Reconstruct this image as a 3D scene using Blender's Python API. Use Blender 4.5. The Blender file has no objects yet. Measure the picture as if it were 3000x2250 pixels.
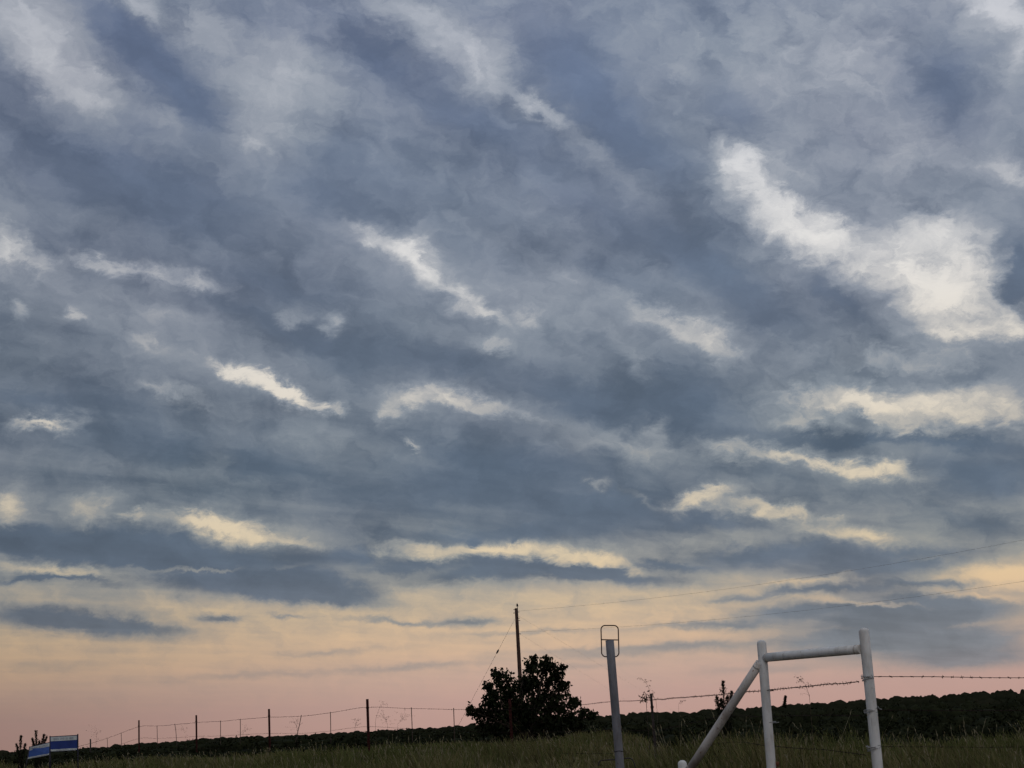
import bpy, bmesh, math, random
import numpy as np
from mathutils import Vector, Matrix

R = math.radians
scene = bpy.context.scene
col = scene.collection

# ------------------------------------------------------------------ camera
EYE = Vector((0.0, 0.0, 1.30))
FPX = 4800.0 / 3000.0                      # focal length in picture widths
PITCH = math.atan(1010 / 4800)
ROLL = R(3.0)
cp, sp = math.cos(PITCH), math.sin(PITCH)
r0 = Vector((1, 0, 0)); u0 = Vector((0, -sp, cp)); fwd = Vector((0, cp, sp))
rx_ = r0 * math.cos(ROLL) - u0 * math.sin(ROLL)
up_ = u0 * math.cos(ROLL) + r0 * math.sin(ROLL)
cam = bpy.data.cameras.new('camera')
cam.sensor_fit = 'HORIZONTAL'
cam.sensor_width = 36.0
cam.lens = 36.0 * FPX
cam.clip_start = 0.1
cam.clip_end = 20000
cam_o = bpy.data.objects.new('camera', cam)
col.objects.link(cam_o)
cam_o.matrix_world = Matrix((
    (rx_.x, up_.x, -fwd.x, EYE.x), (rx_.y, up_.y, -fwd.y, EYE.y),
    (rx_.z, up_.z, -fwd.z, EYE.z), (0, 0, 0, 1)))
scene.camera = cam_o

# ------------------------------------------------------------------ exposure
vs = scene.view_settings
vs.view_transform = 'Standard'; vs.look = 'None'
vs.exposure = 0.0; vs.gamma = 1.0
try: vs.use_curve_mapping = False
except Exception: pass
scene.render.engine = 'CYCLES'
scene.cycles.use_denoising = True
scene.cycles.use_adaptive_sampling = True
scene.cycles.adaptive_threshold = 0.02
scene.cycles.adaptive_min_samples = 6
scene.cycles.max_bounces = 4
scene.cycles.transparent_max_bounces = 8

def lin(c):
    return tuple(((v/255)/12.92 if v/255 <= .04045 else ((v/255+.055)/1.055)**2.4) for v in c)

# ------------------------------------------------------------------ world: evening sky behind a broken cloud deck
SUN_EL, SUN_AZ = 52.0, 165.0      # the brightest cloud is high behind the right shoulder
world = bpy.data.worlds.new('World'); scene.world = world
world.use_nodes = True
nt = world.node_tree
nt.nodes.clear()
N, L = nt.nodes, nt.links

def node(t, **kw):
    n = N.new(t)
    for k, v in kw.items(): setattr(n, k, v)
    return n
def put(sock, v):
    if isinstance(v, bpy.types.NodeSocket): L.new(v, sock)
    elif v is not None: sock.default_value = v
def m(op, a, b=None, c=None, clamp=False):
    n = node('ShaderNodeMath', operation=op, use_clamp=clamp)
    put(n.inputs[0], a); put(n.inputs[1], b); put(n.inputs[2], c)
    return n.outputs[0]
def vm(op, a, b=None, out=0):
    n = node('ShaderNodeVectorMath', operation=op)
    put(n.inputs[0], a); put(n.inputs[1], b)
    return n.outputs[out]
def scl(a, s):
    n = node('ShaderNodeVectorMath', operation='SCALE')
    put(n.inputs[0], a); put(n.inputs[3], s)
    return n.outputs[0]
def comb(x, y, z=0.0):
    n = node('ShaderNodeCombineXYZ')
    for i, v in enumerate((x, y, z)): put(n.inputs[i], v)
    return n.outputs[0]
def mapping(v, loc, rot, s):
    n = node('ShaderNodeMapping', vector_type='TEXTURE')
    put(n.inputs[0], v)
    n.inputs[1].default_value = loc; n.inputs[2].default_value = (0, 0, rot); n.inputs[3].default_value = s
    return n.outputs[0]
def noise(v, scale, detail=4, rough=.5, dist=0.0, color=False, w=0.0):
    n = node('ShaderNodeTexNoise', noise_dimensions='3D')
    put(n.inputs['Vector'], v)
    n.inputs['Scale'].default_value = scale; n.inputs['Detail'].default_value = detail
    n.inputs['Roughness'].default_value = rough; n.inputs['Distortion'].default_value = dist
    return n.outputs['Color' if color else 'Fac']
def ramp(fac, stops):
    n = node('ShaderNodeValToRGB'); cr = n.color_ramp
    while len(cr.elements) < len(stops): cr.elements.new(0.5)
    for e, (p, c) in zip(cr.elements, stops):
        e.position = p; e.color = tuple(c) + (1,)
    put(n.inputs[0], fac)
    return n.outputs[0]
def mixc(f, a, b, mode='MIX'):
    n = node('ShaderNodeMix', data_type='RGBA', blend_type=mode)
    put(n.inputs[0], f); put(n.inputs[6], a); put(n.inputs[7], b)
    return n.outputs[2]
def mrange(v, a, b, c, d, smooth=False):
    n = node('ShaderNodeMapRange', interpolation_type='SMOOTHSTEP' if smooth else 'LINEAR')
    put(n.inputs[0], v)
    for i, q in enumerate((a, b, c, d)): n.inputs[i+1].default_value = q
    return n.outputs[0]

tc = node('ShaderNodeTexCoord')
sep = node('ShaderNodeSeparateXYZ'); L.new(tc.outputs['Generated'], sep.inputs[0])
X, Y, Z = sep.outputs
AZ = m('MULTIPLY', m('ARCTAN2', X, Y), 57.2958)
EL = m('MULTIPLY', m('ARCSINE', Z), 57.2958)
# the flat cloud deck seen in perspective; cloud streets run towards azimuth 39
zz = m('ADD', m('MAXIMUM', Z, 0.0), 0.06)
U = m('DIVIDE', X, zz); V = m('DIVIDE', Y, zz)
sf, cf = math.sin(R(39)), math.cos(R(39))
along = m('ADD', m('MULTIPLY', U, sf), m('MULTIPLY', V, cf))
across = m('SUBTRACT', m('MULTIPLY', U, cf), m('MULTIPLY', V, sf))
deck = comb(m('MULTIPLY', along, 0.42), across, 0.0)
ang = comb(AZ, EL, 0.0)
# wind-torn edges: two scales of warp
elw = mrange(EL, 0.0, 9.0, 0.16, 1.0)
w1 = vm('MULTIPLY', vm('SUBTRACT', noise(vm('MULTIPLY', ang, (0.26, 0.42, 1)), 1.0, 3, .55, 0.0, True), (.5, .5, .5)), (1.7, 1.1, 0))
w2 = vm('MULTIPLY', vm('SUBTRACT', noise(vm('MULTIPLY', ang, (1.05, 1.7, 1)), 1.0, 6, .66, 0.3, True), (.5, .5, .5)), (1.5, 1.25, 0))
warp = vm('MULTIPLY', vm('ADD', w1, w2), comb(1.0, elw, 0.0))
P = vm('ADD', ang, warp)

# breaks (+) and thick banks (-) of the deck: azimuth, elevation, half-widths, tilt (all degrees), strength
CLOUDS = [
    (-16.47,23.3,2.91,1.38,-38.0,0.55), (-17.6,24.42,2.6,1.38,-23.0,0.29), (-14.7,22.33,1.07,0.57,-53.0,0.24),
    (-13.3,25.03,1.53,0.55,-13.0,0.54), (-13.06,23.46,3.35,1.05,-38.0,-0.3), (-11.1,21.83,2.09,0.97,-38.0,-0.22),
    (-8.51,21.55,2.34,2.64,12.0,0.29), (-8.87,20.42,0.63,0.57,-3.0,0.24), (-11.06,24.51,1.3,1.15,-33.0,0.2),
    (-7.05,22.63,2.35,1.15,-38.0,0.15), (-7.27,20.76,1.27,0.57,-13.0,0.15), (-12.42,21.34,1.27,0.57,-33.0,0.12),
    (-12.6,19.24,6.52,1.05,-18.0,-0.22), (-6.5,18.54,3.42,0.97,-23.0,-0.18), (-15.02,21.71,1.28,0.69,-33.0,0.2),
    (-10.06,24.15,1.3,0.69,-43.0,0.12), (-2.01,24.17,2.84,1.0,-38.0,0.42), (-0.26,22.93,1.82,1.26,-48.0,0.39),
    (1.62,21.27,1.48,0.55,-41.0,0.49), (3.57,19.72,2.31,0.46,-45.0,0.14), (-3.7,24.91,1.74,0.69,-13.0,0.2),
    (3.11,22.9,2.81,1.78,-43.0,-0.21), (4.32,20.61,3.46,0.97,-45.0,-0.18), (-4.29,23.22,1.59,0.81,-38.0,-0.18),
    (-1.3,21.09,3.12,0.97,-33.0,-0.15), (11.56,22.26,5.25,2.75,-3.0,0.2), (15.97,20.6,1.99,1.62,-63.0,-0.3),
    (8.75,20.86,1.73,1.13,-43.0,-0.22), (14.62,18.62,0.94,2.76,-23.0,0.12), (18.38,22.73,2.14,0.97,-43.0,0.93),
    (18.88,21.06,0.74,1.15,-63.0,0.39), (18.02,17.29,1.24,0.57,-33.0,0.39), (16.47,18.06,1.87,0.8,-28.0,0.15),
    (8.71,18.97,1.15,0.83,-43.0,0.59), (9.99,17.18,2.38,1.38,-45.0,0.76), (11.61,16.06,2.36,1.2,-33.0,0.61),
    (14.57,14.47,2.76,1.54,-25.0,0.78), (15.96,13.6,2.03,1.38,-3.0,0.59), (15.55,15.53,2.46,1.03,-23.0,0.39),
    (17.55,12.62,1.21,1.03,-3.0,0.49), (15.99,12.42,2.49,0.4,-8.0,0.5), (7.99,17.93,1.04,1.84,-33.0,0.2),
    (13.47,20.01,7.24,4.21,-3.0,0.1), (4.08,17.29,7.12,1.13,-43.0,-0.15), (5.47,20.05,4.48,1.3,-43.0,-0.12),
    (12.91,11.4,6.94,1.94,-3.0,0.06), (-13.11,14.29,6.68,2.43,-13.0,0.05), (-8.08,22.17,5.24,2.43,-23.0,0.05),
    (8.69,14.51,3.18,1.13,-38.0,-0.27), (11.58,14.08,1.5,0.57,-45.0,-0.3), (17.95,14.13,0.75,1.38,-3.0,-0.6),
    (17.21,15.0,0.42,0.97,-28.0,-0.25), (7.58,17.01,1.02,1.46,-33.0,-0.12), (14.49,11.52,5.45,0.68,-6.0,0.2),
    (15.84,11.1,2.8,0.49,-3.0,-0.18), (11.08,10.53,2.61,0.69,-6.0,0.54), (13.72,10.05,2.96,0.68,-9.0,0.7),
    (16.03,10.01,2.61,0.97,-8.0,0.44), (9.83,10.0,1.6,0.41,-8.0,0.34), (13.64,9.3,1.6,0.51,-11.0,0.39),
    (17.03,9.41,1.2,0.46,-3.0,0.2), (11.9,9.14,3.94,0.29,-9.0,-0.22), (11.04,8.39,3.27,0.32,-12.0,0.6),
    (12.88,7.92,1.99,0.39,-11.0,0.49), (8.23,9.12,2.0,0.41,-8.0,0.29), (16.21,7.47,2.78,0.97,-11.0,-0.3),
    (15.42,8.63,3.27,0.4,-11.0,-0.22), (12.28,9.79,0.49,0.32,-33.0,-0.22), (15.26,9.98,0.66,0.29,-23.0,-0.18),
    (-17.81,17.0,1.14,0.8,-33.0,0.49), (-16.57,16.42,1.44,0.57,-23.0,0.39), (-13.1,16.02,2.26,0.46,-11.0,0.37),
    (-11.01,15.64,1.85,0.46,-15.0,0.41), (-14.69,16.31,1.23,0.34,-18.0,0.29), (-17.17,14.78,0.51,0.57,-33.0,0.34),
    (-15.31,14.51,0.57,0.37,-13.0,0.41), (-13.11,13.74,1.22,0.57,-28.0,0.2), (-7.77,14.41,0.61,0.46,-33.0,0.31),
    (-6.38,14.22,0.81,0.51,-38.0,0.34), (-5.03,17.16,1.45,0.6,-28.0,0.37), (-3.38,16.63,1.44,0.87,-18.0,0.59),
    (-2.73,16.04,0.92,0.57,-33.0,0.39), (-1.61,15.03,1.84,0.55,-33.0,0.41), (-0.71,14.53,1.02,0.51,-48.0,0.37),
    (0.69,14.11,0.92,0.64,-13.0,0.33), (-0.69,13.37,1.12,0.32,-18.0,0.31), (2.11,15.48,1.23,0.92,-23.0,0.15),
    (3.9,14.72,1.84,0.46,-28.0,0.15), (5.8,13.46,1.62,0.55,-23.0,0.34), (7.26,13.1,1.42,0.8,-13.0,0.41),
    (7.45,12.44,0.81,0.6,-3.0,0.2), (4.58,12.57,1.01,0.6,-53.0,0.15), (-8.96,12.27,1.82,0.41,-23.0,0.88),
    (-10.08,12.69,0.81,0.32,-23.0,0.49), (-7.84,11.81,1.21,0.34,-19.0,0.64), (-6.79,11.38,0.81,0.32,-8.0,0.59),
    (-8.16,11.66,2.81,0.49,-23.0,0.13), (-11.7,11.75,1.41,0.41,-15.0,0.29), (-12.56,11.92,0.61,0.41,-23.0,0.2),
    (-16.29,10.91,1.21,0.28,1.0,0.78), (-3.42,11.62,1.81,0.55,-3.0,0.41), (-1.78,11.28,1.61,0.46,-13.0,0.47),
    (-4.59,11.18,1.01,0.41,17.0,0.41), (-3.81,10.02,0.4,0.16,-38.0,0.39), (0.18,10.86,2.61,0.41,-18.0,0.22),
    (5.07,10.15,0.8,0.46,27.0,0.27), (4.04,9.5,2.6,0.51,-8.0,0.2), (-12.34,10.18,4.93,0.89,-8.0,-0.15),
    (-0.27,8.73,6.88,1.38,-8.0,-0.21), (-8.38,9.3,4.1,0.89,-8.0,-0.15), (2.92,7.43,4.9,0.81,-3.0,-0.22),
    (-3.56,8.16,4.91,0.89,-3.0,-0.15), (2.35,11.26,2.97,0.89,-23.0,-0.21), (6.12,11.17,2.48,1.21,-23.0,-0.21),
    (-6.66,12.94,3.32,0.65,-23.0,-0.12), (-1.71,12.77,2.49,0.65,-23.0,-0.09), (-14.21,11.61,2.48,0.65,-13.0,-0.12),
    (-10.61,9.67,0.9,0.8,-63.0,0.2), (3.44,15.4,2.52,0.65,-23.0,-0.15), (6.81,15.79,2.52,0.81,-38.0,-0.18),
    (-8.24,15.54,3.36,0.65,-18.0,-0.12), (-17.32,8.28,1.1,0.87,-3.0,0.59), (-14.67,8.09,0.7,0.87,-3.0,0.41),
    (-13.37,7.68,0.8,0.25,-3.0,0.41), (-10.33,7.28,2.19,0.51,-9.0,0.83), (-8.99,6.97,0.99,0.34,-8.0,0.39),
    (-11.27,7.5,1.0,0.41,-3.0,0.34), (-7.8,6.77,1.19,0.3,-8.0,0.31), (-3.63,6.31,1.79,0.37,-11.0,0.49),
    (-1.21,6.12,2.44,0.36,-3.0,0.6), (1.21,5.83,2.18,0.39,-6.0,0.59), (3.28,5.45,1.79,0.3,-13.0,0.49),
    (-1.68,6.43,0.41,0.27,-3.0,-0.44), (-0.23,6.36,0.33,0.19,-3.0,-0.38), (2.81,8.16,0.36,0.37,-33.0,0.34),
    (4.41,7.71,1.2,0.25,-23.0,0.24), (6.5,7.52,1.39,0.41,5.0,0.69), (8.06,7.06,1.59,0.37,-8.0,0.51),
    (9.31,6.74,1.19,0.3,-13.0,0.44), (10.71,6.48,0.8,0.25,-3.0,0.29), (10.51,6.05,1.39,0.25,-13.0,0.29),
    (12.05,5.78,1.39,0.39,-18.0,0.49), (-13.91,6.72,6.19,0.51,-6.0,-0.38), (-16.18,6.06,2.18,0.28,-5.0,0.44),
    (-11.6,5.97,2.28,0.18,-3.0,0.55), (-13.45,6.13,0.6,0.21,-3.0,0.29), (-10.19,5.95,1.59,0.25,-3.0,0.29),
    (-8.3,5.87,1.19,0.18,-3.0,0.2), (-16.77,5.74,1.95,0.16,-3.0,-0.44), (-15.43,5.74,2.28,0.16,-7.0,-0.31),
    (-9.1,5.38,4.55,0.78,-8.0,-0.69), (-14.67,6.38,4.24,0.39,-5.0,-0.31), (-0.37,6.72,5.71,0.57,-3.0,-0.3),
    (-6.89,4.75,2.6,0.31,-5.0,-0.44), (-1.58,5.26,2.6,0.45,-3.0,-0.62), (2.46,5.17,4.71,0.39,-5.0,-0.75),
    (-12.37,6.48,7.82,0.82,-5.0,-0.35), (-3.66,5.72,2.44,0.27,-3.0,-0.38), (-5.57,6.16,1.95,0.43,-3.0,-0.38),
    (-4.17,4.85,1.98,0.46,-3.0,0.15), (-15.27,4.24,4.22,0.62,-7.0,-1.0), (-12.69,3.99,1.95,0.27,-9.0,-0.38),
    (-10.21,4.19,1.14,0.21,-3.0,-0.62), (-8.02,4.17,0.97,0.14,-6.0,-0.44), (-4.53,3.78,2.43,0.16,-6.0,-0.5),
    (-1.97,3.68,1.78,0.21,1.0,-0.62), (6.75,6.7,2.45,0.49,-8.0,-0.25), (8.25,5.41,3.58,0.58,-3.0,-0.5),
    (5.2,5.25,2.44,0.27,-5.0,-0.44), (13.04,4.84,4.06,0.68,-0.0,-0.44), (15.74,5.95,2.6,0.81,-8.0,-0.25),
    (13.63,3.09,5.35,0.78,-3.0,-0.78), (10.03,4.11,2.76,0.17,-1.0,-0.38), (14.48,4.01,2.92,0.19,-0.0,-0.44),
    (9.03,3.44,2.59,0.31,-3.0,-0.5), (11.72,2.29,5.35,0.61,-3.0,-0.93), (14.4,1.77,4.21,0.61,-3.0,-0.84),
    (15.26,1.41,3.08,0.35,-3.0,-0.68), (1.82,2.54,4.21,0.15,-2.0,-0.34), (-6.94,2.86,3.24,0.15,-2.0,-0.3),
    (5.8,2.48,3.24,0.18,-3.0,-0.42), (0.26,3.25,3.24,0.12,-3.0,-0.38), (15.48,2.13,2.43,0.58,-3.0,-0.25),
    (12.54,2.85,5.35,0.97,-3.0,-0.4), (7.75,3.15,2.59,0.27,-3.0,-0.38), (5.53,3.17,2.92,0.17,-3.0,-0.44),
    (3.4,2.34,4.86,0.23,-3.0,-0.42), (-3.79,2.27,3.24,0.18,-1.0,-0.37), (-9.16,2.25,4.86,0.18,-1.0,-0.3),
    (-16.16,2.82,2.43,0.25,-3.0,-0.2), (1.78,1.99,4.05,0.18,-3.0,-0.25), (8.09,1.57,3.24,0.23,-3.0,-0.34),
    (7.5,4.03,2.27,0.19,-3.0,-0.38), (11.89,4.14,5.84,1.65,-0.0,-0.45), (16.23,4.22,2.18,0.6,2.0,0.73),
    (15.33,3.52,2.57,0.21,-6.0,0.49), (12.89,3.34,2.27,0.13,-11.0,0.55), (9.9,4.43,2.6,0.15,1.0,0.35),
    (11.08,3.65,2.57,0.14,-5.0,0.29), (13.51,4.93,2.38,0.16,-3.0,0.24), (11.3,2.7,1.98,0.11,-3.0,0.24),
    (15.08,2.58,1.58,0.11,-3.0,0.2), (1.93,4.36,2.6,0.23,-3.0,0.05), (-12.6,18.15,6.47,0.89,-15.0,-0.18),
    (-8.27,14.26,5.01,0.68,-23.0,-0.18), (-4.19,13.11,4.99,0.81,-18.0,-0.15), (5.27,10.67,4.45,0.97,-13.0,-0.15),
    (-16.83,11.69,2.98,0.45,-11.0,-0.21), (-14.68,15.22,5.87,0.58,-13.0,0.07), (-8.34,10.98,5.77,0.58,-13.0,0.09),
    (2.52,14.0,5.01,0.73,-23.0,0.08), (8.88,9.12,3.28,0.45,-3.0,0.12), (9.14,12.22,2.48,1.3,-33.0,0.07),
    (-1.48,17.6,4.25,0.45,-33.0,0.05), (-6.89,5.02,3.58,0.51,-6.0,-0.44), (-6.45,19.97,7.23,1.62,-25.0,-0.15),
    (2.18,21.86,4.36,1.78,-43.0,-0.09),
]
acc = ramp(m('DIVIDE', EL, 40.0, clamp=True), [
    (0.0, (.92,)*3), (2.6/40, (.92,)*3), (4.2/40, (.72,)*3), (5.4/40, (.38,)*3), (7.0/40, (.17,)*3),
    (11/40, (.16,)*3), (17/40, (.18,)*3), (21/40, (.18,)*3), (25/40, (.22,)*3), (1.0, (.22,)*3)])
acc = m('ADD', acc, 0.0)
FR = {}
def frame(rot):                    # sky position turned to a bank's own tilt
    if rot not in FR:
        c, s_ = math.cos(R(rot)), math.sin(R(rot))
        FR[rot] = comb(vm('DOT_PRODUCT', P, (c, s_, 0), out=1), vm('DOT_PRODUCT', P, (-s_, c, 0), out=1), 0.0)
    return FR[rot]
for row in CLOUDS: frame(round(row[4] / 8) * 8)
base_acc = acc
spP = node('ShaderNodeSeparateXYZ'); L.new(P, spP.inputs[0])
PX, PY = spP.outputs[0], spP.outputs[1]
gt = bpy.data.node_groups.new('cloud_bank', 'ShaderNodeTree')      # one soft elongated bank or break
for nm, ty in (('Position', 'NodeSocketVector'), ('Scale', 'NodeSocketVector'), ('Offset', 'NodeSocketVector'), ('Strength', 'NodeSocketFloat'), ('Sum', 'NodeSocketFloat')):
    gt.interface.new_socket(nm, in_out='INPUT', socket_type=ty)
gt.interface.new_socket('Sum', in_out='OUTPUT', socket_type='NodeSocketFloat')
N, L = gt.nodes, gt.links
gi = node('NodeGroupInput'); go = node('NodeGroupOutput')
ma = node('ShaderNodeVectorMath', operation='MULTIPLY_ADD')
for i in range(3): L.new(gi.outputs[i], ma.inputs[i])
L.new(m('MULTIPLY_ADD', m('POWER', 0.12, vm('DOT_PRODUCT', ma.outputs[0], ma.outputs[0], out=1)), gi.outputs[3], gi.outputs[4]), go.inputs[0])
N, L = nt.nodes, nt.links
def add_bank(acc, row):
    a, e, sx, sy, rot, amp = row
    rot = round(rot / 8) * 8
    c, s_ = math.cos(R(rot)), math.sin(R(rot))
    n = node('ShaderNodeGroup', node_tree=gt)
    L.new(frame(rot), n.inputs[0])
    n.inputs[1].default_value = (1/sx, 1/sy, 0)
    n.inputs[2].default_value = (-(c*a + s_*e)/sx, -(c*e - s_*a)/sy, 0)
    n.inputs[3].default_value = amp
    L.new(acc, n.inputs[4])
    return n.outputs[0]
n1 = noise(deck, 3.4, 6, .50, 0.3)
n2 = noise(vm('MULTIPLY', frame(-24), (0.85, 1.25, 1)), 1.0, 8, .60, 0.35)
n3 = noise(vm('MULTIPLY', frame(-24), (0.26, 0.46, 1)), 1.0, 5, .52, 0.25)
rise = mrange(EL, 0.5, 7.0, 0.0, 1.0)
streak = m('MULTIPLY', m('SUBTRACT', n1, .5), ramp(m('DIVIDE', EL, 40.0, clamp=True), [(0, (.06,)*3), (1.5/40, (.16,)*3), (3.2/40, (.46,)*3), (6/40, (.50,)*3), (1, (.46,)*3)]))
lumps = m('MULTIPLY_ADD', m('SUBTRACT', n3, .5), m('MULTIPLY', rise, .42), streak)
ragged = m('MULTIPLY', m('SUBTRACT', n2, .5), m('MULTIPLY_ADD', rise, .85, .15))

EF = m('DIVIDE', EL, 30.0, clamp=True)
def stops(lst): return [(max(e, 0)/30, lin(c)) for e, c in lst]
cloud_c = ramp(EF, stops([(0, (150,136,134)), (1.0, (140,134,135)), (2.0, (127,130,135)), (3.5, (115,122,131)), (5.9, (98,110,125)),
                          (9, (89,103,120)), (14, (97,109,127)), (18, (98,111,132)), (25, (101,115,142)), (30, (101,115,142))]))
veil_c = ramp(EF, stops([(0, (172,146,139)), (1.5, (160,146,141)), (2.8, (157,149,143)), (4.3, (156,152,146)), (5.9, (150,151,149)), (8.3, (142,147,152)),
                         (10.7, (140,147,156)), (16, (144,151,163)), (25, (150,157,170)), (30, (150,157,170))]))
gap_c = ramp(EF, stops([(0, (190,152,142)), (1.0, (194,158,147)), (1.9, (203,170,152)), (2.8, (216,183,152)), (4.3, (224,195,156)),
                        (5.9, (223,203,170)), (8.3, (225,210,184)), (10.7, (226,216,200)), (15.6, (228,225,221)),
                        (19.5, (212,212,214)), (25, (190,193,201)), (30, (184,187,196))]))
# the air is dimmer towards the left of the view (farther from the afterglow)
side = mrange(AZ, -22.0, 0.0, 0.60, 1.0, True)
dim = m('SUBTRACT', 1.0, m('MULTIPLY', m('SUBTRACT', 1.0, side), mrange(EL, 1.5, 6.0, 1.0, 0.30)))
shade = mrange(m('ADD', n3, m('ADD', m('MULTIPLY', m('SUBTRACT', n1, .5), .5), m('MULTIPLY', m('SUBTRACT', n2, .5), .30))), .28, .74, .83, 1.19)
tint = mixc(noise(vm('MULTIPLY', P, (.10, .16, 1)), 1.0, 3, .5), (.945, 1.01, .995, 1), (1.025, .985, 1.02, 1))
cloud_col = mixc(1.0, cloud_c, tint, 'MULTIPLY')
cloud_col = scl(cloud_col, shade)
# clear air above the deck
nish = node('ShaderNodeTexSky', sky_type='NISHITA')
nish.sun_disc = False
nish.sun_elevation = R(SUN_EL); nish.sun_rotation = R(SUN_AZ)
nish.air_density = 1.0; nish.dust_density = 2.0
air = scl(nish.outputs[0], m('MULTIPLY', mrange(EL, 2.0, 20.0, 0.0, 1.0), 0.006))
open_col = scl(vm('ADD', gap_c, air), dim)
bank_col = scl(cloud_col, dim)
veil_col = scl(mixc(1.0, veil_c, tint, 'MULTIPLY'), dim)
def sky_shader(rows):
    acc = base_acc
    for row in rows: acc = add_bank(acc, row)
    # edges of breaks are torn, the closed deck is calmer
    tear = m('MULTIPLY_ADD', m('MAXIMUM', m('MINIMUM', acc, 0.9), 0.0), 1.25, 0.17)
    t = m('MULTIPLY_ADD', ragged, tear, m('ADD', acc, lumps))
    T = m('SMOOTH_MIN', m('POWER', m('SMOOTH_MAX', t, 0.0, 0.22), 1.15), 1.0, 0.40)
    b = node('ShaderNodeBackground'); put(b.inputs[0], mixc(mrange(T, 0.32, 1.0, 0.0, 1.0), mixc(mrange(T, 0.0, 0.32, 0.0, 1.0), bank_col, veil_col), open_col)); b.inputs[1].default_value = 1.0
    return b.outputs[0]
# only the banks near a direction are summed for it: a k-d tree over the sky
EXT = {}
def extent(row):
    if row in EXT: return EXT[row]
    a, e, sx, sy, rot, amp = row
    k = 1.72; c, s_ = abs(math.cos(R(round(rot/8)*8))), abs(math.sin(R(round(rot/8)*8)))
    EXT[row] = (k*math.hypot(sx*c, sy*s_), k*math.hypot(sx*s_, sy*c))
    return EXT[row]
def tree(rows, depth=0):
    if len(rows) <= 26 or depth >= 6: return sky_shader(rows)
    best = None
    for ax in (0, 1):
        for row in rows:
            for sg in (-1, 1):
                cut = row[ax] + sg*extent(row)[ax]
                lo = [r for r in rows if r[ax] - extent(r)[ax] < cut]
                hi = [r for r in rows if r[ax] + extent(r)[ax] > cut]
                sc = max(len(lo), len(hi)) + .3*(len(lo) + len(hi))
                if best is None or sc < best[0]: best = (sc, ax, cut, lo, hi)
    _, ax, cut, lo, hi = best
    if max(len(lo), len(hi)) >= len(rows): return sky_shader(rows)
    f = m('GREATER_THAN', PX if ax == 0 else PY, cut)
    a_, b_ = tree(lo, depth+1), tree(hi, depth+1)
    ms = node('ShaderNodeMixShader'); L.new(f, ms.inputs[0]); L.new(a_, ms.inputs[1]); L.new(b_, ms.inputs[2])
    return ms.outputs[0]
bg = tree(CLOUDS)
wo = node('ShaderNodeOutputWorld'); L.new(bg, wo.inputs[0])
world.cycles.sampling_method = 'MANUAL'
world.cycles.sample_map_resolution = 512

# ------------------------------------------------------------------ sun: already down behind cloud, a wide soft glow
sun = bpy.data.lights.new('sun', 'SUN')
sun.energy = 0.50; sun.angle = R(40); sun.color = (1.0, .93, .86)
sun_o = bpy.data.objects.new('sun', sun); col.objects.link(sun_o)
sd = Vector((math.sin(R(SUN_AZ))*math.cos(R(SUN_EL)), math.cos(R(SUN_AZ))*math.cos(R(SUN_EL)), math.sin(R(SUN_EL))))
sun_o.rotation_euler = sd.to_track_quat('Z', 'Y').to_euler()
sun_o.location = sd * 50

# ================================================================== helpers
rng = np.random.default_rng(7)
random.seed(5)

def px(x, y, d):
    """world point seen at (x, y) of the 3000 x 2250 photograph, d metres ahead"""
    v = rx_ * ((x-1500)/4800) + up_ * (-(y-1125)/4800) + fwd
    return EYE + v * (d / v.y)

def smooth(a, b, v):
    t = np.clip((v-a)/(b-a), 0, 1); return t*t*(3-2*t)
GL = ([-60, 3, 8, 11.7, 24, 32, 38, 60, 100, 3000], [0, .05, .25, .37, .5, .68, .85, .95, 1.0, .9])
GR = ([-60, 3, 8, 11.7, 24, 32, 45, 60, 100, 3000], [0, .05, .25, .37, .40, .36, .26, .16, .10, .05])
def ground(X, Y):
    X = np.asarray(X, float); Y = np.asarray(Y, float)
    s = X / np.maximum(Y, 4.0)
    w = smooth(.02, .15, s)
    z = np.interp(Y, *GL)*(1-w) + np.interp(Y, *GR)*w
    return z + .02*np.sin(X*1.7+Y*.6) + .015*np.sin(X*.7-Y*1.3+2)
def g1(X, Y): return float(ground(X, Y))

def mat(name, color, rough=.8, var=.25, scale=8.0, color2=None, bump=0.0, metallic=0.0, spec=.3):
    """procedural paint / bark / leaf material: two tones mixed by noise, fine relief"""
    mt = bpy.data.materials.new(name); mt.use_nodes = True
    t = mt.node_tree; b = t.nodes['Principled BSDF']
    tcn = t.nodes.new('ShaderNodeTexCoord')
    nz = t.nodes.new('ShaderNodeTexNoise'); nz.inputs['Scale'].default_value = scale; nz.inputs['Detail'].default_value = 5
    t.links.new(tcn.outputs['Object'], nz.inputs['Vector'])
    cr = t.nodes.new('ShaderNodeValToRGB')
    c2 = color2 or tuple(c*(1-var) for c in color)
    cr.color_ramp.elements[0].position = .35; cr.color_ramp.elements[1].position = .65
    cr.color_ramp.elements[0].color = tuple(c2)+(1,); cr.color_ramp.elements[1].color = tuple(color)+(1,)
    t.links.new(nz.outputs['Fac'], cr.inputs[0]); t.links.new(cr.outputs[0], b.inputs['Base Color'])
    b.inputs['Roughness'].default_value = rough; b.inputs['Metallic'].default_value = metallic
    b.inputs['Specular IOR Level'].default_value = spec
    if bump:
        bp = t.nodes.new('ShaderNodeBump'); bp.inputs['Strength'].default_value = bump; bp.inputs['Distance'].default_value = .01
        t.links.new(nz.outputs['Fac'], bp.inputs['Height']); t.links.new(bp.outputs[0], b.inputs['Normal'])
    return mt

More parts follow.
